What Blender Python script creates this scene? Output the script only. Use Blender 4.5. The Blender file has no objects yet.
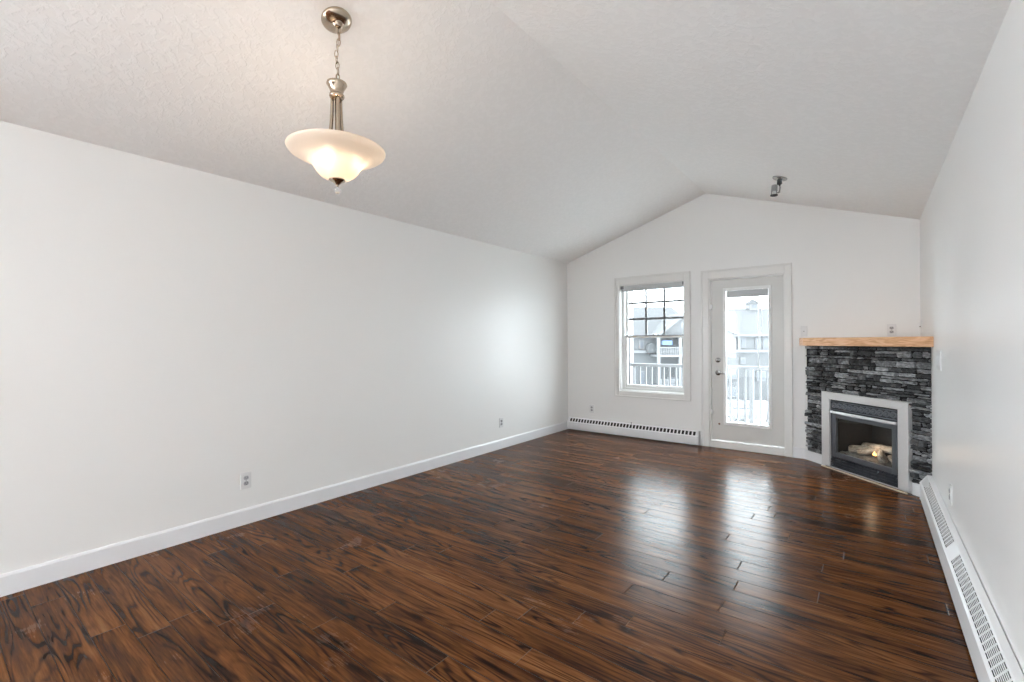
import bpy, bmesh, math, random
from mathutils import Vector, Matrix, noise
R = math.radians
SC = bpy.context.scene
COL = SC.collection

# ------------------------------------------------------------------ camera
YAW = R(37.6623)
CAM = Vector((0.0, 0.0, 1.3))
fw = Vector((-math.sin(YAW), math.cos(YAW), 0.0014)).normalized()
rt = Vector((math.cos(YAW), math.sin(YAW), 0.0))
up = rt.cross(fw)
roll = -0.0057
r2 = rt * math.cos(roll) + up * math.sin(roll)
u2 = up * math.cos(roll) - rt * math.sin(roll)
cd = bpy.data.cameras.new('camera')
cd.sensor_width = 36.0
cd.lens = 462.996 / 1024 * 36.0
cd.clip_start = 0.02
cd.clip_end = 500
cam = bpy.data.objects.new('camera', cd)
COL.objects.link(cam)
m = Matrix.Identity(4)
for i in range(3):
    m[i][0] = r2[i]; m[i][1] = u2[i]; m[i][2] = -fw[i]; m[i][3] = CAM[i]
cam.matrix_world = m
SC.camera = cam

# ------------------------------------------------------------------ sky, exposure
SKY = 11.0
w = bpy.data.worlds.new('overcast_sky')
SC.world = w
w.use_nodes = True
bg = w.node_tree.nodes['Background']
bg.inputs[0].default_value = (0.86, 0.93, 1.0, 1)
bg.inputs[1].default_value = SKY
SC.view_settings.view_transform = 'Standard'
SC.view_settings.look = 'None'
SC.view_settings.gamma = 1.0
SC.view_settings.use_curve_mapping = False
SC.view_settings.exposure = 0.60
SC.cycles.max_bounces = 12
SC.cycles.diffuse_bounces = 8
SC.cycles.glossy_bounces = 4
SC.cycles.transparent_max_bounces = 16
SC.cycles.sample_clamp_indirect = 6.0


def portal(name, loc, rot, sx, sy):
    l = bpy.data.lights.new(name, 'AREA')
    l.shape = 'RECTANGLE'; l.size = sx; l.size_y = sy
    l.cycles.is_portal = True
    o = bpy.data.objects.new(name, l)
    o.location = loc; o.rotation_euler = rot
    COL.objects.link(o)


# ------------------------------------------------------------------ room constants (metres)
XL, XR, D = -3.5613, 0.3928, 5.973
EH, RH = 2.462, 3.1117
XC = (XL + XR) / 2
YR = -6.0
WT = 0.16
WX0, WX1, WZ0, WZ1 = -2.73, -1.855, 0.617, 2.06      # window opening
DX0, DX1, DZ1 = -1.555, -0.748, 2.05                  # door opening
KX0, KX1, KZ0, KZ1 = -2.2, -1.0, 0.90, 2.00           # opening of the unseen rear window added for fill light

LY0, LY1, LZ0, LZ1 = -5.7, -1.2, 0.10, 2.32          # side window added for fill light, unseen behind the viewpoint


def roof(x):
    return EH + (RH - EH) * (1 - abs(x - XC) / (XR - XC))


portal('window_daylight', ((WX0 + WX1) / 2, D + WT + .02, (WZ0 + WZ1) / 2), (R(-90), 0, 0), WX1 - WX0, WZ1 - WZ0)
portal('door_daylight', ((DX0 + DX1) / 2, D + WT + .02, 1.05), (R(-90), 0, 0), DX1 - DX0, 2.0)
portal('added_rear_window_daylight', ((KX0 + KX1) / 2, YR - WT - .02, (KZ0 + KZ1) / 2), (R(90), 0, 0), KX1 - KX0, KZ1 - KZ0)  # sky portal of the added rear window

portal('added_side_window_daylight', (XL - WT - .02, (LY0 + LY1) / 2, (LZ0 + LZ1) / 2), (0, R(-90), 0), LZ1 - LZ0, LY1 - LY0)  # sky portal of the added side window

# ------------------------------------------------------------------ mesh helpers
class MB:
    def __init__(s):
        s.bm = bmesh.new()

    def quad(s, pts, mi=0):
        f = s.bm.faces.new([s.bm.verts.new(p) for p in pts]); f.material_index = mi
        return f

    def box(s, x0, x1, y0, y1, z0, z1, mi=0, M=None):
        P = [Vector((x, y, z)) for z in (z0, z1) for y in (y0, y1) for x in (x0, x1)]
        if M is not None:
            P = [M @ p for p in P]
        v = [s.bm.verts.new(p) for p in P]
        for a, b, c, d in ((0, 2, 3, 1), (4, 5, 7, 6), (0, 1, 5, 4), (2, 6, 7, 3), (0, 4, 6, 2), (1, 3, 7, 5)):
            f = s.bm.faces.new((v[a], v[b], v[c], v[d])); f.material_index = mi
        return v

    def prism(s, poly, z0, z1, mi=0, axis='z', M=None):
        """extrude polygon: axis z: (x,y); axis y: (x,z) from y=z0..z1; axis x: (y,z)"""
        def P(p, h):
            v = {'z': (p[0], p[1], h), 'y': (p[0], h, p[1]), 'x': (h, p[0], p[1])}[axis]
            v = Vector(v)
            return M @ v if M is not None else v
        a = [s.bm.verts.new(P(p, z0)) for p in poly]
        b = [s.bm.verts.new(P(p, z1)) for p in poly]
        n = len(poly)
        fs = [s.bm.faces.new(a[::-1]), s.bm.faces.new(b)]
        for i in range(n):
            fs.append(s.bm.faces.new((a[i], a[(i + 1) % n], b[(i + 1) % n], b[i])))
        for f in fs:
            f.material_index = mi

    def lathe(s, prof, n=32, M=None, closed=False, mi=0):
        rings = []
        for r, z in prof:
            if r < 1e-6:
                rings.append([s.bm.verts.new((M @ Vector((0, 0, z))) if M is not None else (0, 0, z))])
            else:
                ring = []
                for k in range(n):
                    a = 2 * math.pi * k / n
                    p = Vector((r * math.cos(a), r * math.sin(a), z))
                    ring.append(s.bm.verts.new(M @ p if M is not None else p))
                rings.append(ring)
        pairs = list(zip(rings, rings[1:]))
        if closed:
            pairs.append((rings[-1], rings[0]))
        for A, B in pairs:
            for k in range(n):
                k2 = (k + 1) % n
                if len(A) == 1 and len(B) == 1:
                    continue
                if len(A) == 1:
                    f = s.bm.faces.new((A[0], B[k2], B[k]))
                elif len(B) == 1:
                    f = s.bm.faces.new((A[k], A[k2], B[0]))
                else:
                    f = s.bm.faces.new((A[k], A[k2], B[k2], B[k]))
                f.smooth = True; f.material_index = mi

    def tube(s, pts, rad, n=10, closed=False, smooth=True, mi=0):
        pts = [Vector(p) for p in pts]
        N = len(pts)
        rads = rad if isinstance(rad, (list, tuple)) else [rad] * N
        rings = []
        ref = None
        for i, p in enumerate(pts):
            if closed:
                t = (pts[(i + 1) % N] - pts[i - 1]).normalized()
            else:
                t = (pts[min(i + 1, N - 1)] - pts[max(i - 1, 0)]).normalized()
            if ref is None:
                ref = t.orthogonal().normalized()
            ref = (ref - t * ref.dot(t)).normalized()
            b = t.cross(ref)
            rings.append([s.bm.verts.new(p + (ref * math.cos(2 * math.pi * k / n) + b * math.sin(2 * math.pi * k / n)) * rads[i]) for k in range(n)])
        rng = range(N) if closed else range(N - 1)
        for i in rng:
            A, B = rings[i], rings[(i + 1) % N]
            for k in range(n):
                f = s.bm.faces.new((A[k], A[(k + 1) % n], B[(k + 1) % n], B[k])); f.smooth = smooth; f.material_index = mi
        if not closed:
            s.bm.faces.new(rings[0][::-1]).material_index = mi
            s.bm.faces.new(rings[-1]).material_index = mi

    def build(s, name, mat, parent=None, bevel=0, loc=None):
        bmesh.ops.recalc_face_normals(s.bm, faces=s.bm.faces)
        me = bpy.data.meshes.new(name)
        s.bm.to_mesh(me); s.bm.free()
        for mt in (mat if isinstance(mat, (list, tuple)) else [mat]):
            me.materials.append(mt)
        o = bpy.data.objects.new(name, me)
        COL.objects.link(o)
        if parent is not None:
            o.parent = parent
        if loc is not None:
            o.location = loc
        if bevel:
            b = o.modifiers.new('edge', 'BEVEL'); b.width = bevel; b.segments = 2; b.limit_method = 'ANGLE'; b.angle_limit = R(40)
        return o


def tag(o, label, cat, group=None, kind=None):
    if label: o['label'] = label
    if cat: o['category'] = cat
    if group: o['group'] = group
    if kind: o['kind'] = kind
    return o


def struct(o):
    o['kind'] = 'structure'
    return o


def empty(name, loc=(0, 0, 0), rz=0.0, rot=None):
    o = bpy.data.objects.new(name, None)
    o.empty_display_size = .1
    o.location = loc
    o.rotation_euler = rot if rot else (0, 0, rz)
    COL.objects.link(o)
    return o


def children(o):
    return [c for c in bpy.data.objects if c.parent is o]


def copy_tree(o, parent=None):
    c = o.copy(); COL.objects.link(c)
    c.parent = parent
    for ch in children(o):
        copy_tree(ch, c)
    return c


def align(loc, d):
    """matrix placing local +z along d at loc"""
    d = Vector(d).normalized()
    return Matrix.Translation(Vector(loc)) @ d.to_track_quat('Z', 'Y').to_matrix().to_4x4()


# ------------------------------------------------------------------ materials
def mat(name, col, rough=.5, metal=0.0, spec=.5, bump=None, var=None, emit=None, coat=0):
    mt = bpy.data.materials.new(name); mt.use_nodes = True
    nt = mt.node_tree; b = nt.nodes['Principled BSDF']
    b.inputs['Base Color'].default_value = (*col, 1)
    b.inputs['Roughness'].default_value = rough
    b.inputs['Metallic'].default_value = metal
    b.inputs['Specular IOR Level'].default_value = spec
    b.inputs['Coat Weight'].default_value = coat
    if emit:
        b.inputs['Emission Color'].default_value = (*emit[:3], 1)
        b.inputs['Emission Strength'].default_value = emit[3]
    tc = nt.nodes.new('ShaderNodeTexCoord')
    sc, amt = var if var else (6.0, .04)
    n = nt.nodes.new('ShaderNodeTexNoise'); n.inputs['Scale'].default_value = sc; n.inputs['Detail'].default_value = 5
    nt.links.new(tc.outputs['Object'], n.inputs['Vector'])
    mx = nt.nodes.new('ShaderNodeMix'); mx.data_type = 'RGBA'
    mx.inputs[6].default_value = (*[c * (1 - amt) for c in col], 1)
    mx.inputs[7].default_value = (*[min(1, c * (1 + amt)) for c in col], 1)
    nt.links.new(n.outputs['Fac'], mx.inputs[0])
    nt.links.new(mx.outputs[2], b.inputs['Base Color'])
    if bump:
        n2 = nt.nodes.new('ShaderNodeTexNoise'); n2.inputs['Scale'].default_value = bump[0]; n2.inputs['Detail'].default_value = 4
        nt.links.new(tc.outputs['Object'], n2.inputs['Vector'])
        bp = nt.nodes.new('ShaderNodeBump'); bp.inputs['Strength'].default_value = bump[1]; bp.inputs['Distance'].default_value = bump[2]
        nt.links.new(n2.outputs['Fac'], bp.inputs['Height'])
        nt.links.new(bp.outputs[0], b.inputs['Normal'])
    return mt


class NG:
    """small node graph builder"""
    def __init__(s, name):
        s.m = bpy.data.materials.new(name); s.m.use_nodes = True
        s.nt = s.m.node_tree; s.b = s.nt.nodes['Principled BSDF']

    def sock(s, node, i, v):
        if isinstance(v, bpy.types.NodeSocket): s.nt.links.new(v, node.inputs[i])
        else: node.inputs[i].default_value = v

    def math(s, op, a, b=0.0, c=0.0, clamp=False):
        n = s.nt.nodes.new('ShaderNodeMath'); n.operation = op; n.use_clamp = clamp
        s.sock(n, 0, a); s.sock(n, 1, b); s.sock(n, 2, c)
        return n.outputs[0]

    def xyz(s, x, y, z):
        n = s.nt.nodes.new('ShaderNodeCombineXYZ'); s.sock(n, 0, x); s.sock(n, 1, y); s.sock(n, 2, z)
        return n.outputs[0]

    def coord(s, kind='Object'):
        t = s.nt.nodes.new('ShaderNodeTexCoord'); sp = s.nt.nodes.new('ShaderNodeSeparateXYZ')
        s.nt.links.new(t.outputs[kind], sp.inputs[0])
        return t.outputs[kind], sp.outputs[0], sp.outputs[1], sp.outputs[2]

    def noise(s, vec, scale=1.0, detail=4.0, rough=.5, dist=0.0):
        n = s.nt.nodes.new('ShaderNodeTexNoise'); s.sock(n, 'Vector', vec)
        n.inputs['Scale'].default_value = scale; n.inputs['Detail'].default_value = detail
        n.inputs['Roughness'].default_value = rough; n.inputs['Distortion'].default_value = dist
        return n.outputs['Fac']

    def white(s, v):
        n = s.nt.nodes.new('ShaderNodeTexWhiteNoise'); n.noise_dimensions = '1D'; s.sock(n, 'W', v)
        return n.outputs['Value']

    def ramp(s, f, stops, interp='LINEAR'):
        n = s.nt.nodes.new('ShaderNodeValToRGB'); s.sock(n, 0, f)
        n.color_ramp.interpolation = interp
        e = n.color_ramp.elements
        while len(e) < len(stops): e.new(.5)
        for i, (p, c) in enumerate(stops):
            e[i].position = p; e[i].color = (*c, 1) if len(c) == 3 else c
        return n.outputs[0]

    def mix(s, f, a, b, mode='MIX'):
        n = s.nt.nodes.new('ShaderNodeMix'); n.data_type = 'RGBA'; n.blend_type = mode
        for i, v in ((0, f), (6, a), (7, b)):
            if isinstance(v, tuple) and len(v) == 3: v = (*v, 1)
            s.sock(n, i, v)
        return n.outputs[2]

    def maprange(s, v, a, b, c, d):
        n = s.nt.nodes.new('ShaderNodeMapRange'); s.sock(n, 0, v)
        for i, x in enumerate((a, b, c, d)): n.inputs[i + 1].default_value = x
        return n.outputs[0]

    def bump(s, h, strength, dist, prev=None):
        n = s.nt.nodes.new('ShaderNodeBump'); n.inputs['Strength'].default_value = strength; n.inputs['Distance'].default_value = dist
        s.sock(n, 'Height', h)
        if prev is not None: s.nt.links.new(prev, n.inputs['Normal'])
        return n.outputs[0]

    def out(s, **k):
        for key, v in k.items():
            s.sock(s.b, key.replace('_', ' '), v)
        return s.m


def floor_material():
    g = NG('laminate_planks')
    V, x, y, z = g.coord()
    v = g.math('DIVIDE', g.math('ADD', y, 10.02), .125)
    row = g.math('FLOOR', v)
    fv = g.math('FRACT', v)
    off = g.white(row)
    u = g.math('ADD', g.math('DIVIDE', g.math('ADD', x, 20.0), 1.22), off)
    pl = g.math('FLOOR', u)
    fu = g.math('FRACT', u)
    pid = g.math('ADD', g.math('MULTIPLY', row, 7.31), g.math('MULTIPLY', pl, 3.77))
    r1 = g.white(pid); r3 = g.white(g.math('ADD', pid, 51.3))
    sx = g.math('ADD', x, g.math('MULTIPLY', r1, 37.0))
    sy = g.math('ADD', y, g.math('MULTIPLY', r3, 11.0))
    zz = g.math('MULTIPLY', r1, 9.0)
    # cathedral rings: contour lines of a stretched noise
    field = g.noise(g.xyz(g.math('MULTIPLY', sx, .85), g.math('MULTIPLY', sy, 8.0), zz), 1.0, 2.0, .4, .15)
    rings = g.math('SINE', g.math('MULTIPLY', field, 95.0))
    rings01 = g.math('MULTIPLY_ADD', rings, .5, .5)
    amp = g.maprange(g.noise(g.xyz(g.math('MULTIPLY', sx, 2.2), g.math('MULTIPLY', sy, 10.0), 3.3), 1.0, 2.0), .42, .64, .22, 1.0)
    rings01 = g.math('MULTIPLY', g.math('POWER', rings01, 3.0), amp)
    fibre = g.noise(g.xyz(g.math('MULTIPLY', sx, 9.0), g.math('MULTIPLY', sy, 150.0), zz), 1.0, 5.0, .6)
    streak = g.noise(g.xyz(g.math('MULTIPLY', sx, 1.1), g.math('MULTIPLY', sy, 24.0), g.math('ADD', zz, 4.0)), 1.0, 4.0, .6, .4)
    patch = g.noise(g.xyz(g.math('MULTIPLY', sx, .8), g.math('MULTIPLY', sy, 7.0), g.math('ADD', zz, 8.0)), 1.0, 3.0)
    t = g.math('ADD', g.math('MULTIPLY', g.math('SUBTRACT', r3, .5), .18), .58)
    t = g.math('ADD', t, g.math('MULTIPLY', g.math('SUBTRACT', patch, .5), .55))
    t = g.math('ADD', t, g.math('MULTIPLY', g.math('SUBTRACT', streak, .5), .95))
    t = g.math('ADD', t, g.math('MULTIPLY', g.math('SUBTRACT', fibre, .5), .6))
    t = g.math('SUBTRACT', t, g.math('MULTIPLY', rings01, .42))
    col = g.ramp(t, [(0.10, (.012, .006, .004)), (.30, (.028, .0115, .0060)), (.50, (.076, .0265, .0085)), (.70, (.134, .051, .0155)), (.95, (.215, .098, .036))])
    # joints
    dv = g.math('MINIMUM', fv, g.math('SUBTRACT', 1.0, fv))
    long_j = g.math('LESS_THAN', dv, .012)
    du = g.math('MULTIPLY', g.math('MINIMUM', fu, g.math('SUBTRACT', 1.0, fu)), 1.22)
    end_j = g.math('LESS_THAN', du, .0016)
    col = g.mix(g.math('MULTIPLY', long_j, .7), col, (.012, .007, .005))
    col = g.mix(g.math('MULTIPLY', end_j, .40), col, (.20, .15, .115))  # pale end joints: window glints on the board ends, put into the colour
    groove_v = g.maprange(dv, 0.0, .02, 0.0, 1.0)
    groove_u = g.maprange(du, 0.0, .004, 0.0, 1.0)
    h = g.math('MINIMUM', groove_v, groove_u)
    nrm = g.bump(h, 1.0, .003)
    nrm = g.bump(g.math('ADD', g.math('MULTIPLY', fibre, .6), g.math('MULTIPLY', g.math('SUBTRACT', 1.0, rings01), .35)), .22, .0012, nrm)
    # boards not quite flat: a gentle wave across each board
    wav = g.noise(g.xyz(g.math('MULTIPLY', x, 2.0), g.math('MULTIPLY', y, 9.0), 0.0), 1.0, 2.0)
    nrm = g.bump(wav, .22, .006, nrm)
    smudge = g.noise(g.xyz(g.math('MULTIPLY', x, 2.4), g.math('MULTIPLY', y, 2.4), 5.0), 1.0, 5.0, .65)
    rough = g.math('ADD', g.maprange(smudge, .35, .7, .17, .25), g.math('MULTIPLY', fibre, .07))
    return g.out(Base_Color=col, Roughness=rough, Normal=nrm, Specular_IOR_Level=.065)


def wall_material():
    g = NG('eggshell_wall_paint')
    V, x, y, z = g.coord()
    n = g.noise(V, 120.0, 3.0)
    big = g.noise(V, 1.3, 3.0)
    nrm = g.bump(n, .12, .001)
    nrm = g.bump(big, .25, .01, nrm)
    col = g.mix(big, (.84, .84, .825), (.86, .86, .85))
    return g.out(Base_Color=col, Roughness=.34, Normal=nrm, Specular_IOR_Level=.36)


def ceiling_material():
    g = NG('knockdown_ceiling_texture')
    V, x, y, z = g.coord()
    n = g.noise(V, 26.0, 4.0, .55, .6)
    plate = g.maprange(n, .47, .56, 0.0, 1.0)
    nrm = g.bump(plate, .38, .003)
    col = g.mix(plate, (.90, .895, .885), (.92, .915, .905))
    return g.out(Base_Color=col, Roughness=.75, Normal=nrm, Specular_IOR_Level=.3)


def stone_material():
    g = NG('charcoal_ledgestone')
    V, x, y, z = g.coord()
    geo = g.nt.nodes.new('ShaderNodeNewGeometry')
    rnd = geo.outputs['Random Per Island']
    n1 = g.noise(V, 34.0, 6.0, .65)
    n2 = g.noise(g.xyz(g.math('MULTIPLY', x, 25.0), g.math('MULTIPLY', y, 25.0), g.math('MULTIPLY', z, 130.0)), 1.0, 5.0, .6)
    t = g.math('ADD', g.math('MULTIPLY', rnd, .38), g.math('ADD', g.math('MULTIPLY', n1, .45), g.math('MULTIPLY', n2, .5)))
    col = g.ramp(t, [(.34, (.012, .013, .014)), (.54, (.042, .046, .049)), (.72, (.145, .153, .16)), (.94, (.55, .57, .59))])
    nrm = g.bump(g.math('ADD', n1, n2), 1.0, .012)
    return g.out(Base_Color=col, Roughness=.42, Normal=nrm)


def oak_material():
    g = NG('honey_oak')
    V, x, y, z = g.coord()
    f = g.noise(g.xyz(g.math('MULTIPLY', x, 2.5), g.math('MULTIPLY', y, 18.0), g.math('MULTIPLY', z, 18.0)), 1.0, 3.0, .5, .4)
    rings = g.math('MULTIPLY_ADD', g.math('SINE', g.math('MULTIPLY', f, 45.0)), .5, .5)
    fib = g.noise(g.xyz(g.math('MULTIPLY', x, 10.0), g.math('MULTIPLY', y, 250.0), g.math('MULTIPLY', z, 250.0)), 1.0, 3.0)
    t = g.math('ADD', g.math('MULTIPLY', rings, .35), g.math('MULTIPLY', fib, .65))
    col = g.ramp(t, [(.15, (.52, .25, .115)), (.5, (.74, .43, .235)), (.85, (.84, .56, .35))])
    return g.out(Base_Color=col, Roughness=.38, Normal=g.bump(fib, .1, .001))


def log_material():
    g = NG('ceramic_log_bark')
    V, x, y, z = g.coord()
    n = g.noise(g.xyz(g.math('MULTIPLY', x, 18.0), g.math('MULTIPLY', y, 60.0), g.math('MULTIPLY', z, 60.0)), 1.0, 5.0, .65, .5)
    c = g.noise(V, 9.0, 3.0)
    t = g.math('ADD', g.math('MULTIPLY', n, .7), g.math('MULTIPLY', c, .5))
    col = g.ramp(t, [(.35, (.05, .04, .035)), (.52, (.20, .175, .155)), (.8, (.58, .53, .48))])
    return g.out(Base_Color=col, Roughness=.85, Normal=g.bump(n, .8, .01))


def glass_pane_material(name='window_glass', refl=(.0, .25), tint=(.97, .99, .98)):
    mt = bpy.data.materials.new(name); mt.use_nodes = True
    nt = mt.node_tree
    for n in list(nt.nodes):
        if n.type == 'BSDF_PRINCIPLED': nt.nodes.remove(n)
    out = [n for n in nt.nodes if n.type == 'OUTPUT_MATERIAL'][0]
    tr = nt.nodes.new('ShaderNodeBsdfTransparent'); tr.inputs[0].default_value = (*tint, 1)
    gl = nt.nodes.new('ShaderNodeBsdfGlossy'); gl.inputs['Roughness'].default_value = .01
    fr = nt.nodes.new('ShaderNodeFresnel'); fr.inputs[0].default_value = 1.5
    mx = nt.nodes.new('ShaderNodeMixShader')
    ge = nt.nodes.new('ShaderNodeNewGeometry'); iv = nt.nodes.new('ShaderNodeMath'); iv.operation = 'SUBTRACT'; iv.inputs[0].default_value = 1.0
    nt.links.new(ge.outputs['Backfacing'], iv.inputs[1])
    ml = nt.nodes.new('ShaderNodeMath'); ml.operation = 'MULTIPLY'
    nt.links.new(fr.outputs[0], ml.inputs[0]); nt.links.new(iv.outputs[0], ml.inputs[1])
    nt.links.new(ml.outputs[0], mx.inputs[0]); nt.links.new(tr.outputs[0], mx.inputs[1]); nt.links.new(gl.outputs[0], mx.inputs[2])
    nt.links.new(mx.outputs[0], out.inputs[0])
    return mt


def opal_glass_material():
    mt = bpy.data.materials.new('frosted_opal_glass'); mt.use_nodes = True
    nt = mt.node_tree
    for n in list(nt.nodes):
        if n.type == 'BSDF_PRINCIPLED': nt.nodes.remove(n)
    out = [n for n in nt.nodes if n.type == 'OUTPUT_MATERIAL'][0]
    tl = nt.nodes.new('ShaderNodeBsdfTranslucent'); tl.inputs[0].default_value = (.72, .68, .64, 1)
    df = nt.nodes.new('ShaderNodeBsdfDiffuse'); df.inputs[0].default_value = (.92, .88, .83, 1)
    rf = nt.nodes.new('ShaderNodeBsdfRefraction'); rf.inputs['Color'].default_value = (1, .95, .88, 1)
    rf.inputs['Roughness'].default_value = .38; rf.inputs['IOR'].default_value = 1.12
    gl = nt.nodes.new('ShaderNodeBsdfGlossy'); gl.inputs['Roughness'].default_value = .3
    m1 = nt.nodes.new('ShaderNodeMixShader'); m1.inputs[0].default_value = .35
    m2 = nt.nodes.new('ShaderNodeMixShader'); m2.inputs[0].default_value = .20
    m3 = nt.nodes.new('ShaderNodeMixShader'); m3.inputs[0].default_value = .06
    nt.links.new(tl.outputs[0], m1.inputs[1]); nt.links.new(df.outputs[0], m1.inputs[2])
    nt.links.new(m1.outputs[0], m2.inputs[1]); nt.links.new(rf.outputs[0], m2.inputs[2])
    nt.links.new(m2.outputs[0], m3.inputs[1]); nt.links.new(gl.outputs[0], m3.inputs[2])
    nt.links.new(m3.outputs[0], out.inputs[0])
    return mt


M_FLOOR = floor_material(); M_WALL = wall_material(); M_CEIL = ceiling_material()
M_STONE = stone_material(); M_OAK = oak_material(); M_LOG = log_material()
M_GLASS = glass_pane_material(); M_OPAL = opal_glass_material()
M_TRIM = mat('semi_gloss_white_trim', (.77, .765, .745), .28, var=(3, .01))
M_BASE = mat('white_baseboard_paint', (.82, .83, .85), .3, var=(3, .01))
M_VINYL = mat('white_vinyl', (.80, .81, .80), .35, var=(3, .01))
M_DOOR = mat('painted_door', (.63, .625, .60), .35, var=(3, .01))
M_GREYV = mat('grey_muntin_vinyl', (.16, .165, .17), .4)
M_BLIND = mat('grey_white_blind', (.55, .56, .57), .5)
M_BLINDD = mat('blind_bracket_grey', (.16, .165, .17), .4)
M_PLATE = mat('white_plastic_plate', (.75, .75, .75), .3, var=(3, .01))
M_SLOT = mat('dark_socket_slot', (.05, .05, .05), .5)
M_SOCK = mat('grey_socket_face', (.36, .36, .37), .35)
M_HEAT = mat('white_enamel', (.82, .83, .84), .3, var=(2, .01))
M_HDARK = mat('heater_inside', (.022, .022, .022), .6)
M_NICK = mat('brushed_nickel', (.43, .35, .27), .2, 1.0, var=(40, .06))
M_CHROME = mat('satin_chrome', (.42, .42, .42), .22, 1.0)
M_DARKM = mat('dark_metal', (.05, .05, .05), .35, .6)
M_STEEL = mat('brushed_steel_trim', (.74, .74, .74), .36, .35, var=(60, .05))
M_BLACK = mat('black_insert_metal', (.022, .026, .034), .38, .2, var=(8, .2))
M_CHAR = mat('charcoal_vent_metal', (.15, .165, .185), .32, .6, var=(12, .2))
M_SILV = mat('bright_trim_bar', (.82, .84, .86), .25, .6)
M_FBOX = mat('firebox_lining', (.018, .017, .017), .8, bump=(20, .5, .01), var=(8, .4))
M_EMBER = mat('crushed_ember_rock', (.20, .19, .18), .9, bump=(90, .9, .01), var=(60, .5))
M_FLAME = mat('small_gas_flame', (.9, .4, .1), .5, emit=(1.0, .42, .12, 3.5))
M_BULB = mat('lit_bulb', (1, .9, .75), .5, emit=(1.0, .77, .55, 64.0))
M_BRONZE = mat('bronze_button', (.16, .08, .045), .4, .5)
M_MORTAR = mat('dark_mortar', (.012, .012, .013), .9)
M_CRYST = mat('clear_crystal', (.9, .9, .9), .05)
M_CRYST.node_tree.nodes['Principled BSDF'].inputs['Transmission Weight'].default_value = 1.0
M_STRIP = mat('maple_floor_strip', (.50, .40, .30), .4)

# ------------------------------------------------------------------ room shell
b = MB(); b.box(XL - WT, XR + WT, YR - WT, D + .03, -.12, 0)
struct(b.build('floor', M_FLOOR))
b = MB()
b.box(XL - WT, XL, YR - WT, LY0, -.12, EH + .05); b.box(XL - WT, XL, LY1, D + WT, -.12, EH + .05)
b.box(XL - WT, XL, LY0, LY1, -.12, LZ0); b.box(XL - WT, XL, LY0, LY1, LZ1, EH + .05)
struct(b.build('wall_left', M_WALL))
b = MB(); b.box(XR, XR + WT, YR - WT, D + WT, -.12, EH + .05)
struct(b.build('wall_right', M_WALL))


def gable_wall(name, y0, y1, holes):
    """holes: (x0,x1,z0,z1)"""
    b = MB()
    xs = sorted({XL, XR, XC} | {h[0] for h in holes} | {h[1] for h in holes})
    for a, c in zip(xs, xs[1:]):
        hs = [h for h in holes if h[0] <= a + 1e-6 and h[1] >= c - 1e-6]
        if not hs:
            b.prism([(a, -.12), (c, -.12), (c, roof(c) + .03), (a, roof(a) + .03)], y0, y1, axis='y')
        else:
            h = hs[0]
            b.prism([(a, -.12), (c, -.12), (c, h[2]), (a, h[2])], y0, y1, axis='y')
            b.prism([(a, h[3]), (c, h[3]), (c, roof(c) + .03), (a, roof(a) + .03)], y0, y1, axis='y')
    return struct(b.build(name, M_WALL))


gable_wall('wall_back', D, D + WT, [(WX0, WX1, WZ0, WZ1), (DX0, DX1, 0.0, DZ1)])
gable_wall('wall_rear', YR - WT, YR, [(KX0, KX1, KZ0, KZ1)])
b = MB()
for xa, xb in ((XL - WT, XC), (XC, XR + WT)):
    za = roof(xa) if xa >= XL else EH - (RH - EH) / (XC - XL) * WT
    zb = roof(xb) if xb <= XR else EH - (RH - EH) / (XC - XL) * WT
    b.prism([(xa, za), (xb, zb), (xb, zb + .12), (xa, za + .12)], YR - WT, D + WT, axis='y')
struct(b.build('ceiling', M_CEIL))

# baseboards
BH, BT = .112, .015


def board_profile(h=BH, t=BT):
    return [(0, 0), (t, 0), (t, h - .012), (t - .006, h), (0, h)]


b = MB(); b.prism([(XL + p[0], p[1]) for p in board_profile()], YR, D, axis='y')
struct(b.build('baseboard_left', M_BASE))
b = MB(); b.prism([(D - p[0], p[1]) for p in board_profile()], XL + BT, -1.667, axis='x')
b.prism([(D - p[0], p[1]) for p in board_profile()], -.677, -.560, axis='x')
struct(b.build('baseboard_back', M_BASE))
b = MB(); b.prism([(XR - p[0], p[1]) for p in board_profile()], YR, -.6, axis='y')
struct(b.build('baseboard_right', M_BASE))


# casings
def casing(name, x0, x1, z0, z1, wl, wr, wt, wb, bottom=True):
    b = MB(); t = .018; t2 = .026; bb = .018
    ox0, ox1, oz1, oz0 = x0 - wl, x1 + wr, z1 + wt, (z0 - wb if bottom else z0)
    b.box(ox0 + bb, x0, D - t, D, oz0 + (bb if bottom else 0), oz1 - bb)
    b.box(x1, ox1 - bb, D - t, D, oz0 + (bb if bottom else 0), oz1 - bb)
    b.box(x0, x1, D - t, D, z1, oz1 - bb)
    if bottom: b.box(x0, x1, D - t, D, oz0 + bb, z0)
    # raised outer band
    b.box(ox0, ox0 + bb, D - t2, D, oz0, oz1)
    b.box(ox1 - bb, ox1, D - t2, D, oz0, oz1)
    b.box(ox0 + bb, ox1 - bb, D - t2, D, oz1 - bb, oz1)
    if bottom: b.box(ox0 + bb, ox1 - bb, D - t2, D, oz0, oz0 + bb)
    return struct(b.build(name, M_TRIM, bevel=.003))


casing('trim_1', WX0, WX1, WZ0, WZ1, .070, .080, .112, .080)
casing('trim_2', DX0, DX1, 0, DZ1, .091, .071, .106, 0, bottom=False)

# ------------------------------------------------------------------ window
win = struct(empty('window_1', ((WX0 + WX1) / 2, D, WZ0)))
wox, woy, woz = win.location


def part(b, name, mt, parent, bevel=0, label=None):
    o = b.build(name, mt, parent, bevel)
    o.location = -Vector(parent.location) if parent.rotation_euler[2] == 0 else (0, 0, 0)
    if label: o['label'] = label
    return o


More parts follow.
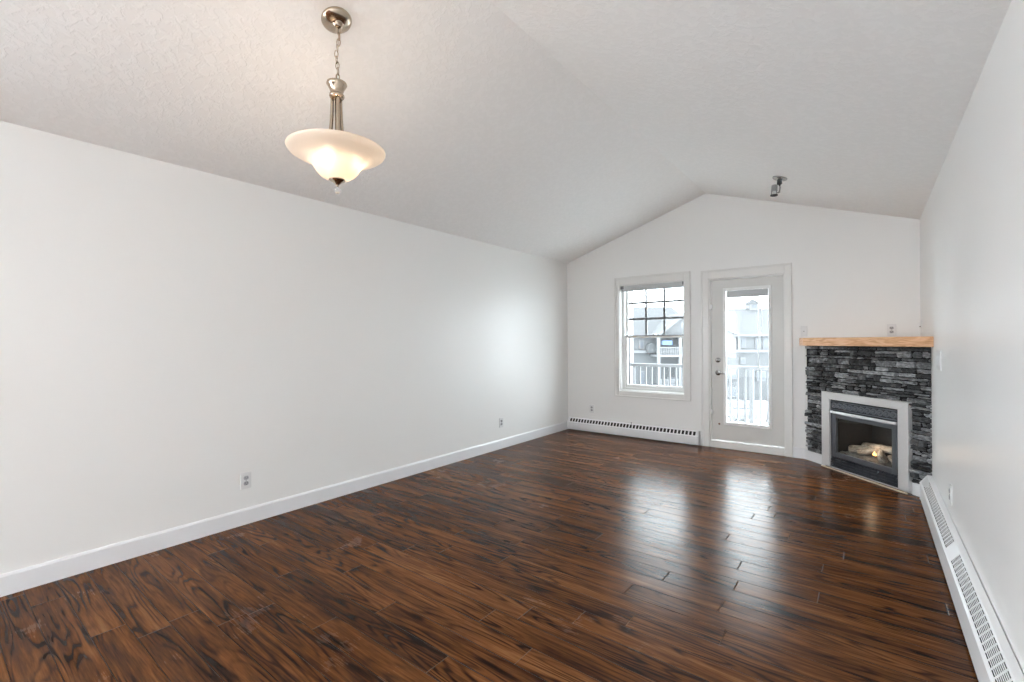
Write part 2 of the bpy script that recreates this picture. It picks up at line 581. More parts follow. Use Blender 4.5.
GX0, GX1 = -2.645, -1.895
y0, y1 = D + .055, D + .15
b = MB()
b.box(WX0, WX0 + .05, y0, y1, WZ0, WZ1); b.box(WX1 - .012, WX1, y0, y1, WZ0, WZ1)
b.box(WX0 + .05, WX1 - .012, y0, y1, WZ1 - .012, WZ1); b.box(WX0 + .05, WX1 - .012, y0, y1, WZ0, WZ0 + .045)
b.box(WX0, WX1, D + .001, y0, WZ0, WZ0 + .012)
b.box(WX0, WX0 + .01, D + .001, y0, WZ0 + .012, WZ1)
b.box(WX1 - .006, WX1, D + .001, y0, WZ0 + .012, WZ1)
b.box(WX0 + .01, WX1 - .006, D + .001, y0, WZ1 - .006, WZ1)
part(b, 'window_frame', M_VINYL, win, .002)


def sash(name, ya, yb, z0, z1, rb, rtop):
    b = MB()
    b.box(WX0 + .05, GX0, ya, yb, z0, z1); b.box(GX1, WX1 - .012, ya, yb, z0, z1)
    b.box(GX0, GX1, ya, yb, z0, z0 + rb); b.box(GX0, GX1, ya, yb, z1 - rtop, z1)
    s = part(b, name, M_VINYL, win, .002)
    g = MB(); g.box(GX0, GX1, (ya + yb) / 2 - .002, (ya + yb) / 2 + .002, z0 + rb, z1 - rtop)
    o = g.build('glass_pane', M_GLASS, s)
    return s


s_low = sash('lower_sash', D + .06, D + .09, WZ0 + .045, 1.372, .042, .030)
s_up = sash('upper_sash', D + .10, D + .13, 1.345, WZ1 - .012, .030, .012)
b = MB()
ym = D + .112
for k in (1, 2):
    xx = GX0 + (GX1 - GX0) * k / 3
    b.box(xx - .015, xx + .015, ym - .004, ym + .004, 1.375, WZ1 - .024)
for zz in (1.60, 1.82):
    b.box(GX0, GX1, ym - .0038, ym + .0038, zz - .015, zz + .015)
o = b.build('muntin_grid', M_GREYV, s_up)
b = MB(); b.box(-2.30, -2.24, D + .052, D + .075, 1.372, 1.386); b.box(-2.285, -2.255, D + .045, D + .06, 1.384, 1.396)
part(b, 'sash_lock', M_CHROME, win, .002)
b = MB(); b.box(WX0 + .05, WX1 - .012, D + .057, D + .062, 1.366, 1.376)
part(b, 'meeting_rail_cap', M_GREYV, win)

bl = tag(empty('window_blind', ((WX0 + WX1) / 2, D + .03, WZ1 - .03)), 'raised white mini blind bunched under the head of the white sash window', 'blind')
b = MB()
for k in range(9):
    z = 1.991 + k * .0035
    b.box(-2.705, -1.868, D + .012, D + .040, z, z + .0030)
b.box(-2.703, -1.870, D + .014, D + .038, 1.985, 2.03)
part(b, 'slat_stack', M_BLIND, bl)
b = MB(); b.box(-2.712, -1.862, D + .010, D + .042, 2.022, 2.051)
part(b, 'headrail', M_BLIND, bl, .002)
b = MB(); b.box(-2.718, -2.672, D + .006, D + .045, 2.012, 2.053)
part(b, 'bracket', M_BLINDD, bl, .001, 'dark grey end bracket')
b = MB(); b.box(-1.878, -1.862, D + .006, D + .045, 2.012, 2.053)
part(b, 'bracket', M_BLINDD, bl, .001, 'dark grey end bracket')
b = MB(); b.tube([(-2.665, D + .008, 2.02), (-2.664, D + .008, 1.40)], .0035, 8)
part(b, 'tilt_wand', M_BLIND, bl)
b = MB(); b.box(-2.70, -1.87, D + .014, D + .038, 1.980, 1.991)
part(b, 'bottom_rail', M_BLIND, bl, .002)

# ------------------------------------------------------------------ patio door
door = struct(empty('door_1', ((DX0 + DX1) / 2, D + .05, 0)))
b = MB()
b.box(DX0, DX0 + .016, D + .001, D + .14, 0, DZ1); b.box(DX1 - .012, DX1, D + .001, D + .14, 0, DZ1)
b.box(DX0 + .016, DX1 - .012, D + .001, D + .14, DZ1 - .012, DZ1)
part(b, 'door_jamb', M_TRIM, door, .002)
b = MB(); b.box(DX0 + .016, DX1 - .012, D - .012, D + .14, 0.001, .082)
part(b, 'door_threshold', M_TRIM, door, .004)
sx0, sx1, sz0, sz1 = DX0 + .020, DX1 - .016, .088, DZ1 - .016
fx0, fx1, fz0, fz1 = -1.402, -.885, .279, 1.933
gx0, gx1, gz0, gz1 = -1.368, -.915, .318, 1.895
ya, yb = D + .035, D + .080
b = MB()
b.box(sx0, gx0 - .01, ya, yb, sz0, sz1); b.box(gx1 + .01, sx1, ya, yb, sz0, sz1)
b.box(gx0 - .01, gx1 + .01, ya, yb, sz0, gz0 - .01); b.box(gx0 - .01, gx1 + .01, ya, yb, gz1 + .01, sz1)
slab = part(b, 'door_slab', M_DOOR, door)
b = MB()
for A in ((fx0, gx0, fz0, fz1), (gx1, fx1, fz0, fz1), (gx0, gx1, fz0, gz0), (gx0, gx1, gz1, fz1)):
    b.box(A[0], A[1], ya - .012, ya + .02, A[2], A[3])
part(b, 'glazing_frame', M_VINYL, door, .004)
b = MB(); b.box(gx0 - .008, gx1 + .008, ya + .018, ya + .022, gz0 - .008, gz1 + .008)
part(b, 'glass_pane', M_GLASS, door)
b = MB()
for k in range(14):
    b.box(gx0 + .004, gx1 - .004, ya + .004, ya + .016, 1.822 + k * .0052, 1.8248 + k * .0052)
b.box(gx0 + .004, gx1 - .004, ya + .002, ya + .017, 1.812, 1.822)
b.box(gx0 + .004, gx1 - .004, ya + .007, ya + .013, 1.822, 1.894)
part(b, 'blind_stack', M_BLIND, door, label='grey raised blind slats at the top of the door glass')
b = MB()
b.tube([(-1.022, ya + .006, 1.83), (-1.022, ya + .006, .95)], .0035, 8)
b.tube([(-.985, ya + .008, 1.83), (-.985, ya + .008, 1.35)], .0018, 6)
part(b, 'blind_wand', M_VINYL, door)


def rosette(x, z, r=.030):
    b = MB()
    b.lathe([(0, .010), (r * .75, .010), (r * .95, .006), (r, 0), (0, 0)][::-1], 28, align((x, ya, z), (0, -1, 0)))
    return b


b = rosette(-1.464, 1.060, .031)
b.lathe([(0, .0), (.017, 0), (.017, .016), (.014, .019), (0, .019)], 20, align((-1.464, ya - .008, 1.060), (0, -1, 0)))
db = part(b, 'deadbolt', M_CHROME, door)
b = MB(); b.box(-1.4665, -1.4615, ya - .0285, ya - .026, 1.053, 1.067)
o = b.build('keyhole', M_DARKM, db)
b = rosette(-1.464, .907, .034)
b.lathe([(0, 0), (.012, 0), (.011, .04), (0, .042)], 18, align((-1.464, ya - .008, .907), (0, -1, 0)))
b.tube([(-1.468, ya - .042, .907), (-1.44, ya - .045, .907), (-1.40, ya - .043, .905), (-1.365, ya - .038, .903)], [.010, .010, .008, .006], 12)
part(b, 'door_handle', M_CHROME, door)
for zz in (1.711, .427):
    b = MB()
    b.tube([(DX0 + .030, D + .006, zz - .024), (DX0 + .030, D + .006, zz + .024)], .013, 14)
    b.box(DX0 + .008, DX0 + .030, D + .002, D + .012, zz - .030, zz + .030)
    part(b, 'screen_latch', M_PLATE, door, .002)
b = MB(); b.lathe([(0, 0), (.012, 0), (.012, .008), (.007, .014), (0, .015)], 16, align((-1.452, ya, .285), (0, -1, 0)))
part(b, 'foot_bumper', M_BRONZE, door, label='small brown bumper')

# ------------------------------------------------------------------ baseboard heaters
def heater(name, length, label, period, ngap, gaps, wide_slots):
    """local x along the wall, local y away from the wall (front at y=.073), z up"""
    t = tag(empty(name), label, 'heater')
    Hh = .212 if not wide_slots else .176
    dz = Hh - .212
    # cabinet: back, curved front, ends
    b = MB()
    back = [(0, .02), (.012, .02), (.012, Hh), (0, Hh)]
    b.prism(back, 0, length, axis='x')
    front = [(.073, .022), (.073, .150 + dz), (.066, .158 + dz), (.062, .152 + dz), (.066, .146 + dz), (.066, .030), (.060, .022)]
    b.prism(front, 0, length, axis='x')
    topf = [(.012, Hh), (.026, Hh), (.030, Hh - .004), (.026, Hh - .007), (.012, Hh - .007)]
    b.prism(topf, 0, length, axis='x')
    t_c = b.build('casing', M_HEAT, t)
    for x0_, x1_ in ((0, .018), (length - .018, length)):
        b = MB()
        b.prism([(0, .016), (.0755, .016), (.0755, .152 + dz), (.066, .162 + dz), (.030, Hh + .003), (0, Hh + .003)], x0_, x1_, axis='x')
        b.build('end_cap', M_HEAT, t, bevel=.002)
    # sloped slotted grille between (.066,.158) and (.029,.208)
    P0, P1 = Vector((0, .0665, .157 + dz)), Vector((0, .0275, Hh - .0015))
    e = (P1 - P0); Lg = e.length; e.normalize(); n = Vector((0, -e.z, e.y))
    Mx = Matrix.Identity(4)
    for i in range(3):
        Mx[i][0] = (1, 0, 0)[i]; Mx[i][1] = e[i]; Mx[i][2] = n[i]; Mx[i][3] = P0[i]
    b = MB()
    th = .0015
    runs = []
    cur = .03
    for g0, g1 in gaps + [(length - .03, length)]:
        runs.append((cur, g0)); cur = g1
        b.box(g0, min(g1, length), 0, Lg, -th, 0, M=Mx)
    b.box(0, .03, 0, Lg, -th, 0, M=Mx)
    for a, c in runs:
        nn = max(1, round((c - a) / period)); pr = (c - a) / nn
        edge = .006
        b.box(a, c, 0, edge, -th, 0, M=Mx); b.box(a, c, Lg - edge, Lg, -th, 0, M=Mx)
        if wide_slots:
            for k in range(nn + 1):
                xx = a + k * pr
                b.box(max(a, xx - .008), min(c, xx + .008), edge, Lg - edge, -th, 0, M=Mx)
        else:
            for k in range(nn + 1):
                xx = a + k * pr
                b.box(max(a, xx - .0055), min(c, xx + .0055), edge, Lg - edge, -th, 0, M=Mx)
            ns = 8
            wI = (Lg - 2 * edge) / ns
            for j in range(1, ns):
                yy = edge + j * wI
                b.box(a, c, yy - .0016, yy + .0016, -th, 0, M=Mx)
    b.build('grille', M_HEAT, t)
    b = MB()
    b.box(.02, length - .02, .014, .020, .06, Hh - .012)
    kf = int((length - .1) / .02)
    for k in range(kf):
        xx = .05 + k * .02
        b.box(xx, xx + .001, .020, .060, .07, .135 + dz)
    b.tube([(.02, .042, .10), (length - .02, .042, .10)], .011, 10)
    b.box(.02, length - .02, .020, .0595, .060, .064)
    b.build('fin_element', M_HDARK, t)
    return t


h1 = heater('panel_heater', 1.862, 'white slotted baseboard heater on the back wall below the window', .046, 0, [], True)
h1.location = (-1.672, D, 0); h1.rotation_euler = (0, 0, math.pi)
h2 = heater('panel_heater', 5.55, 'long white baseboard heater along the right wall beside the fireplace', .0555, 0, [(1.2, 1.38), (3.85, 4.03)], False)
h2.location = (XR - .004, 4.955 - 5.55, 0); h2.rotation_euler = (0, 0, math.pi / 2)
# nb: local x runs toward the fireplace for h2
b = MB(); b.tube([(-2.548, D - .050, .150), (-2.548, D - .048, .196)], .0035, 8)
b.lathe([(0, 0), (.007, 0), (.008, .006), (.006, .012), (0, .013)], 14, align((-2.548, D - .048, .193), (0, 0, 1)))
o = b.build('damper_lever', M_CHROME, h1)
o.matrix_parent_inverse = (Matrix.Translation(Vector((-1.672, D, 0))) @ Matrix.Rotation(math.pi, 4, 'Z')).inverted()

# ------------------------------------------------------------------ corner fireplace
q = 2 ** -.5
O = Vector((-.557, 5.973, 0))
FR = Matrix.Translation(O) @ Matrix.Rotation(R(-45), 4, 'Z')
FRi = FR.inverted()
LCH = 1.3435


def L(s, off, z):
    return FR @ Vector((s, -off, z))


# chimney breast across the corner (drywall chase)
b = MB()
for A in ((0.002, .372, 0, 1.243), (1.110, LCH - .004, 0, 1.243), (.372, 1.110, .705, 1.243), (.372, 1.110, 0, .018)):
    b.box(A[0], A[1], 0, .03, A[2], min(A[3], 1.238), M=FR)
struct(b.build('wall_fireplace', M_WALL))
b = MB()
for a, c in ((.004, .279), (1.197, LCH - .02)):
    b.prism([(-p[0], p[1]) for p in board_profile(.103)], a, c, axis='x', M=FR)
struct(b.build('baseboard_fireplace', M_BASE))

fp = tag(empty('fireplace', O, R(-45)), 'corner gas fireplace faced in black stacked stone with a silver surround', 'fireplace')

# stone facing
rnd = random.Random(11)
b = MB()
b.box(.035, 1.375, -.012, 0, .775, 1.238, 1)
b.box(.045, .279, -.012, 0, .104, .775, 1)
b.box(1.197, 1.335, -.012, 0, .104, .775, 1)


def stone(b, s0, s1, z0, z1, d):
    nx = max(2, int((s1 - s0) / .022)); nz = max(2, int((z1 - z0) / .016))
    seed = rnd.random() * 100
    tilt = (rnd.random() - .5) * .012; tiltz = (rnd.random() - .5) * .010
    V = []
    for j in range(nz + 1):
        rowv = []
        for i in range(nx + 1):
            fs, fz = i / nx, j / nz
            s = s0 + (s1 - s0) * fs; z = z0 + (z1 - z0) * fz
            nn = noise.noise(Vector((s * 28, z * 45, seed)))
            n3 = noise.noise(Vector((s * 75, z * 110, seed + 7)))
            off = d + nn * .009 + n3 * .009 + tilt * (fs - .5) + tiltz * (fz - .5)
            if i in (0, nx): off -= .004 + rnd.random() * .004
            if j in (0, nz): off -= .004 + rnd.random() * .005
            if i == 0: s += rnd.random() * .004
            if i == nx: s -= rnd.random() * .004
            if j == 0: z += rnd.random() * .004
            if j == nz: z -= rnd.random() * .005
            rowv.append(b.bm.verts.new((s, -off, z)))
        V.append(rowv)
    for j in range(nz):
        for i in range(nx):
            b.bm.faces.new((V[j][i], V[j][i + 1], V[j + 1][i + 1], V[j + 1][i]))
    ring = [V[0][i] for i in range(nx + 1)] + [V[j][nx] for j in range(1, nz + 1)] + [V[nz][i] for i in range(nx - 1, -1, -1)] + [V[j][0] for j in range(nz - 1, 0, -1)]
    bk = [b.bm.verts.new((v.co.x, -.004, v.co.z)) for v in ring]
    for k in range(len(ring)):
        k2 = (k + 1) % len(ring)
        b.bm.faces.new((ring[k2], ring[k], bk[k], bk[k2]))


z = .107
while z < 1.231:
    hgt = rnd.choice([.026, .032, .038, .044, .052, .06])
    z1s = min(z + hgt, 1.237)
    if 1.237 - z1s < .014: z1s = 1.237
    segs = [(.045, 1.383)] if z >= .768 else [(.045, .276), (1.200, 1.383)]
    if z < .768 < z1s: z1s = .769
    for sa, sb in segs:
        s = sa + (rnd.random() - .5) * .014
        while s < sb - .02:
            ln = rnd.choice([.05, .07, .09, .12, .16, .2])
            e1 = s + ln
            if sb - e1 < .045: e1 = sb
            dd = rnd.uniform(.016, .058)
            if e1 >= 1.38: dd = min(dd, .036); e1 = LCH + dd * 1.0 - .006
            if hgt >= .044 and rnd.random() < .45:
                zm = z + (z1s - z) * rnd.uniform(.4, .6)
                stone(b, s, e1 - .0045, z, zm - .002, dd)
                stone(b, s, e1 - .0045, zm + .001, z1s - .004, rnd.uniform(.026, .048) if e1 < 1.38 else dd)
            else:
                stone(b, s, e1 - .0045, z, z1s - .004, dd)
            s = e1
    z = z1s
b.build('stone_facing', [M_STONE, M_MORTAR], fp)

# mantel shelf: fills the corner
arc = []
A0 = FRi @ Vector((-.612, 5.972, 0))
mant = [(A0.x, A0.y)]
cx, cy, rr = .182, -.112, .055
mant += [(cx + rr * math.cos(a), cy + rr * math.sin(a)) for a in [R(185 + 11 * k) for k in range(8)]]
mant.append((cx, -.167 + .0))
mant.append((LCH + .167 - .003, -.167))
Cn = FRi @ Vector((XR - .001, D - .001, 0))
mant.append((Cn.x, Cn.y))
b = MB(); b.prism(mant, 1.240, 1.322)
b.build('mantel', M_OAK, fp, bevel=.004)['label'] = 'honey oak mantel shelf'

# silver surround (mitred)
S0, S1, ZT = .280, 1.196, .770
I0, I1, IT = .377, 1.104, .700
b = MB()
yo, yi = -.052, -.002


def mitre(b, poly):
    b.prism(poly, yo, yi, axis='y')


mitre(b, [(S0, .022), (I0, .022), (I0, IT), (S0, ZT)])
mitre(b, [(I1, .022), (S1, .022), (S1, ZT), (I1, IT)])
mitre(b, [(I0 + .0008, IT), (I1 - .0008, IT), (S1 - .0008, ZT), (S0 + .0008, ZT)])
b.build('metal_surround', M_STEEL, fp, bevel=.0015)

# insert body
b = MB()
b.box(I0, I1, -.030, .012, .565, IT)          # upper vent back
b.box(I0, .400, -.030, .012, .022, .565); b.box(1.085, I1, -.030, .012, .022, .565)
b.box(.400, 1.085, -.030, .012, .022, .128)
b.build('insert_body', M_BLACK, fp)
b = MB()
b.box(.386, 1.094, -.040, -.030, .596, .690)
b.build('upper_vent', M_BLACK, fp, bevel=.002)
b = MB()
for k in range(11):
    cxm = .425 + k * .063
    Mm = align((cxm, -.040, .645), (0, -1, 0))
    b.lathe([(.014, 0), (.020, .006), (.030, .0), ], 20, Mm)
    b.lathe([(0, .007), (.009, .004), (.010, 0)], 14, Mm)
    for sgn in (-1, 1):
        pts = []
        for j in range(12):
            a = j / 11 * math.pi * 1.5
            rr2 = .014 * (1 - j / 16)
            pts.append((cxm + .0315 + sgn * (rr2 * math.cos(a)) * .8, -.041, .645 + sgn * (.016 - rr2 * math.sin(a) * .9)))
        b.tube(pts, .0042, 6)
b.tube([(.392, -.041, .682), (1.088, -.041, .682)], .005, 6)
b.tube([(.392, -.041, .604), (1.088, -.041, .604)], .005, 6)
b.build('scroll_ornament', M_CHAR, fp)
b = MB(); b.prism([(-.062, .566), (-.052, .586), (-.030, .588), (-.030, .562)], .392, 1.094, axis='x')
b.build('trim_bar', M_SILV, fp, bevel=.001)['label'] = 'bright silver bar above the glass'
# glass door frame
b = MB()
g0, g1, gz_0, gz_1 = .445, 1.040, .178, .520
f0, f1, fz_0, fz_1 = .402, 1.083, .130, .560
for A in ((f0, g0, fz_0, fz_1), (g1, f1, fz_0, fz_1), (g0, g1, fz_0, gz_0), (g0, g1, gz_1, fz_1)):
    b.box(A[0], A[1], -.042, -.012, A[2], A[3])
b.build('glass_door_frame', M_CHAR, fp, bevel=.005)
b = MB(); b.box(g0 - .006, g1 + .006, -.024, -.020, gz_0 - .006, gz_1 + .006)
b.build('fire_glass', M_GLASS, fp)
# lower louvre
b = MB()
b.box(.386, 1.094, -.036, -.028, .026, .122)
for k in range(3):
    zc_ = .040 + k * .026
    b.prism([(-.050, zc_), (-.046, zc_ + .016), (-.034, zc_ + .019), (-.034, zc_ + .003)], .392, 1.088, axis='x')
for k in range(9):
    xx = .43 + k * .079
    b.box(xx, xx + .005, -.0475, -.036, .030, .118)
b.build('lower_louvre', M_BLACK, fp)
# firebox
b = MB()
bs0, bs1, by, bz0, bz1 = .41, 1.075, .30, .165, .545
b.quad([(bs0, .0, bz0), (bs1, .0, bz0), (bs1 - .1, by, bz0), (bs0 + .1, by, bz0)])
b.quad([(bs0, .0, bz1), (bs0 + .1, by, bz1), (bs1 - .1, by, bz1), (bs1, .0, bz1)])
b.quad([(bs0 + .1, by, bz0), (bs1 - .1, by, bz0), (bs1 - .1, by, bz1), (bs0 + .1, by, bz1)])
b.quad([(bs0, -.012, bz0), (bs0 + .1, by, bz0), (bs0 + .1, by, bz1), (bs0, -.012, bz1)])
b.quad([(bs1, -.012, bz0), (bs1, -.012, bz1), (bs1 - .1, by, bz1), (bs1 - .1, by, bz0)])
b.build('firebox', M_FBOX, fp)
b = MB()
nx, ny = 40, 14
V = []
for j in range(ny + 1):
    rowv = []
    for i in range(nx + 1):
        xx = .43 + .625 * i / nx; yy = .0 + .2 * j / ny
        zz = .176 + .022 * j / ny + .014 * noise.noise(Vector((xx * 40, yy * 40, 1))) + .008 * noise.noise(Vector((xx * 110, yy * 110, 4)))
        if xx > 1.0: yy = min(yy, .14)
        rowv.append(b.bm.verts.new((xx, yy, zz)))
    V.append(rowv)
for j in range(ny):
    for i in range(nx):
        b.bm.faces.new((V[j][i], V[j][i + 1], V[j + 1][i + 1], V[j + 1][i]))
b.build('ember_bed', M_EMBER, fp)
# oak/maple strip on the floor in front of the surround
b = MB(); b.prism([(-.053, .001), (-.064, .001), (-.064, .007), (-.060, .012), (-.053, .013)], .283, 1.19, axis='x', M=FR)
struct(b.build('trim_3', M_STRIP))


def make_log(a, c, r, seed, label):
    """a, c in fireplace coordinates (s, y, z)"""
    a = FR @ Vector(a); c = FR @ Vector(c)
    mid = (a + c) / 2; d = c - a; ln = d.length
    b = MB()
    N, K = 18, 16
    rings = []
    for i in range(N + 1):
        t = i / N
        xx = -ln / 2 + ln * t
        bend = .012 * math.sin(t * math.pi) * (1 if seed % 2 else -1)
        ring = []
        for k in range(K):
            an = 2 * math.pi * k / K
            rr = r * (1 + .28 * noise.noise(Vector((xx * 14, math.cos(an) * 1.3, math.sin(an) * 1.3 + seed))) + .10 * noise.noise(Vector((xx * 45, math.cos(an) * 4, math.sin(an) * 4 + seed))))
            if i in (0, N): rr *= .85
            ring.append(b.bm.verts.new((xx, rr * math.cos(an) + bend, rr * math.sin(an))))
        rings.append(ring)
    for i in range(N):
        for k in range(K):
            f = b.bm.faces.new((rings[i][k], rings[i][(k + 1) % K], rings[i + 1][(k + 1) % K], rings[i + 1][k])); f.smooth = True
    b.bm.faces.new(rings[0]); b.bm.faces.new(rings[-1])
    o = b.build('fireplace_log', M_LOG)
    o.location = mid
    o.rotation_euler = d.to_track_quat('X', 'Z').to_euler()
    return tag(o, label, 'log', 'ceramic logs in the gas fire')


make_log((.50, .060, .218), (.66, .130, .250), .034, 1, 'stubby grey ceramic log at the far end of the fire, by the left glass edge')
make_log((.58, .150, .272), (.93, .120, .296), .036, 2, 'longest ceramic log lying across the back of the gas fire, topmost of the pile')
make_log((.62, .035, .222), (.76, .110, .262), .030, 3, 'pale ceramic log leaning inward at the middle front of the fire')
make_log((.80, .110, .272), (.90, .020, .205), .033, 4, 'ceramic log beside the flame, sloping down towards the glass')
make_log((.90, .095, .235), (1.01, .025, .205), .029, 5, 'short ceramic log at the end of the fire nearest the heater')
b = MB()
for dx, hh, rr in ((0, .042, .010), (.014, .030, .007), (-.012, .026, .006)):
    b.lathe([(0, 0), (rr * .8, .006), (rr, hh * .3), (rr * .6, hh * .65), (0, hh)], 12, FR @ Matrix.Translation(Vector((.787 + dx, .045, .222))))
tag(b.build('gas_flame', M_FLAME), 'small orange gas flame between the ceramic logs', 'flame')
pl = bpy.data.lights.new('flame_glow', 'POINT'); pl.energy = .45; pl.color = (1, .72, .48); pl.shadow_soft_size = .03
po = bpy.data.objects.new('flame_glow', pl); po.location = L(.79, .0, .335); COL.objects.link(po)


# ------------------------------------------------------------------ wall plates and outlets
def plate(loc, nrm_rz, label, kind='outlet', w_=.072, h_=.117):
    """front faces local -y"""
    t = tag(empty('wall_outlet' if kind == 'outlet' else 'wall_plate', loc, nrm_rz), label, 'outlet' if kind == 'outlet' else 'wall plate')
    b = MB(); b.box(-w_ / 2, w_ / 2, -.008, 0, -h_ / 2, h_ / 2)
    b.build('cover_plate', M_PLATE, t, bevel=.003)
    if kind == 'outlet':
        for zc_ in (-.0195, .0195):
            b = MB()
            pts = [(.0165 * math.cos(a) * 1.02, zc_ + max(-.0135, min(.0135, .0165 * math.sin(a)))) for a in [2 * math.pi * k / 20 for k in range(20)]]
            b.prism(pts, -.0105, -.007, axis='y')
            so = b.build('socket', M_SOCK, t)
            b = MB()
            b.box(-.008, -.0055, -.0112, -.0104, zc_ - .002, zc_ + .007); b.box(.0055, .008, -.0112, -.0104, zc_ - .002, zc_ + .007)
            b.lathe([(0, .0008), (.0025, .0008), (.0025, 0)], 10, align((0, -.0104, zc_ - .0075), (0, -1, 0)))
            b.build('socket_slot', M_SLOT, so)
        b = MB(); b.lathe([(0, .001), (.003, .001), (.0035, 0)], 10, align((0, -.008, 0), (0, -1, 0)))
        b.build('screw', M_CHROME, t)
    elif kind == 'coax':
        b = MB(); b.lathe([(0, .012), (.004, .012), (.0045, 0)], 12, align((0, -.008, 0), (0, -1, 0)))
        b.build('coax_jack', M_CHROME, t)
    elif kind == 'switch':
        for xx in (-w_ / 4, w_ / 4):
            b = MB(); b.box(xx - .016, xx + .016, -.011, -.007, -.033, .033)
            b.build('rocker_switch', M_PLATE, t, bevel=.002)
    return t


PI2 = math.pi / 2
plate((XL, 1.465, .312), PI2, 'white duplex outlet low on the long left wall, the one nearer the camera')
plate((XL, 4.385, .315), PI2, 'white duplex outlet low on the long left wall, the one nearer the window wall')
plate((-3.163, D, .330), 0, 'small white outlet on the back wall above the end of the slotted heater')
plate((-.566, D, 1.395), 0, 'white wall plate above the oak mantel, the one nearer the patio door', 'coax', .062)
plate((.176, D, 1.395), 0, 'white duplex outlet above the oak mantel on the back wall')
plate((XR, 5.80, 1.42), -PI2, 'white coax plate on the right wall in the corner above the mantel', 'coax')
plate((XR, 4.44, 1.150), -PI2, 'wide blank white switch plate on the right wall just past the mantel end', 'switch', .24, .135)
plate((XR, 3.885, .350), -PI2, 'white outlet low on the right wall just above the long heater')

# ------------------------------------------------------------------ pendant lamp
PX, PY = -2.125, 1.315
pend = tag(empty('pendant_lamp', (PX, PY, 2.07)), 'pendant lamp with frosted glass bell shade hanging by a nickel chain from the ceiling', 'pendant lamp')
slope = (RH - EH) / (XC - XL)
nrm = Vector((slope, 0, -1)).normalized()
CT = Vector((PX, PY, roof(PX)))


def ploc(o):
    o.location = -Vector(pend.location); return o


b = MB()
b.lathe([(.0, 0), (.073, 0), (.074, .006), (.070, .014), (.052, .026), (.030, .033), (.024, .036), (.021, .046), (.012, .052), (0, .054)], 40, align(CT, nrm))
ploc(b.build('canopy', M_NICK, pend))
b = MB()
top = CT + nrm * .052; bot = Vector((PX, PY, 2.628))
nl = 9
for k in range(nl):
    t0 = (k + .5) / nl
    c = top.lerp(bot, t0) + Vector((.004 * math.sin(t0 * 9), .004 * math.sin(t0 * 9), 0))
    hl = (top - bot).length / nl * .66; wl = .0085
    pts = []
    rz_ = R(38) + (PI2 if k % 2 else 0)
    for j in range(16):
        a = 2 * math.pi * j / 16
        lx = wl * math.cos(a); lz = hl * math.sin(a)
        pts.append(c + Vector((lx * math.cos(rz_), lx * math.sin(rz_), lz)))
    b.tube(pts, .0027, 6, closed=True)
b.tube([top, top.lerp(bot, .3) + Vector((.006, 0, 0)), top.lerp(bot, .6) + Vector((-.005, .004, 0)), bot], .0014, 6)
ploc(b.build('chain', M_NICK, pend))
b = MB()
T0 = Matrix.Translation(Vector((PX, PY, 0)))
b.lathe([(0, 2.634), (.006, 2.634), (.008, 2.622), (.034, 2.618), (.048, 2.612), (.050, 2.604), (.044, 2.594), (.036, 2.580), (.031, 2.564), (.030, 2.556), (.036, 2.552), (.037, 2.544), (.034, 2.538), (0, 2.534)], 40, T0)
ploc(b.build('stem_cup', M_NICK, pend))
for k in range(3):
    a = R(100 + 120 * k)
    b = MB()
    pts, rads = [], []
    for j in range(14):
        t0 = j / 13
        zz = 2.54 - t0 * .30
        rr = .023 + .030 * t0 ** 2.2
        pts.append(Vector((PX + rr * math.cos(a), PY + rr * math.sin(a), zz))); rads.append(.0085 + .003 * t0)
    b.tube(pts, rads, 12)
    ploc(b.build('support_arm', M_NICK, pend))
b = MB(); b.tube([(PX, PY, 2.54), (PX, PY, 2.125)], .010, 14)
b.lathe([(0, 2.236), (.055, 2.236), (.066, 2.228), (.055, 2.220), (0, 2.220)], 32, T0)
ploc(b.build('centre_rod', M_NICK, pend))
prof = [(.026, 2.120), (.055, 2.127), (.082, 2.143), (.100, 2.163), (.112, 2.184), (.126, 2.203), (.148, 2.219), (.178, 2.232), (.208, 2.244), (.228, 2.256), (.236, 2.268), (.2365, 2.272)]
inner = [(r - .004, z_ + .0035) for r, z_ in prof]
b = MB(); b.lathe(prof + inner[::-1], 64, T0, closed=True)
ploc(b.build('lamp_shade', M_OPAL, pend))
BULB_A = -60
for k in range(3):
    a = R(BULB_A + 120 * k)
    bx_, by_ = PX + .088 * math.cos(a), PY + .088 * math.sin(a)
    b = MB(); b.tube([(PX + .04 * math.cos(a), PY + .04 * math.sin(a), 2.228), (bx_, by_, 2.262)], .006, 8)
    b.lathe([(0, 2.282), (.015, 2.282), (.016, 2.262), (0, 2.260)], 16, Matrix.Translation(Vector((bx_, by_, 0))))
    ploc(b.build('bulb_holder', M_NICK, pend))
    b = MB()
    b.lathe([(0, 2.195), (.014, 2.199), (.026, 2.212), (.028, 2.226), (.021, 2.242), (.012, 2.260), (0, 2.261)], 24, Matrix.Translation(Vector((bx_, by_, 0))))
    ploc(b.build('light_bulb', M_BULB, pend))
b = MB()
b.lathe([(0, 2.136), (.010, 2.136), (.040, 2.126), (.038, 2.118), (.022, 2.110), (.012, 2.100), (.006, 2.092), (.006, 2.084), (0, 2.084)], 32, T0)
ploc(b.build('finial', M_NICK, pend))
b = MB()
b.lathe([(0, 2.088), (.007, 2.086), (.014, 2.079), (.017, 2.070), (.014, 2.061), (.007, 2.054), (0, 2.053)], 24, T0)
ploc(b.build('crystal_ball', M_CRYST, pend))

# ------------------------------------------------------------------ ceiling spotlight
SX, SY = -.647, 4.916
nr = Vector((-slope, 0, -1)).normalized()
CS = Vector((SX, SY, roof(SX)))
sp = tag(empty('ceiling_spotlight', CS), 'small chrome spotlight aimed downward on the sloped ceiling above the patio door', 'spotlight')


def sploc(o):
    o.location = -CS; return o


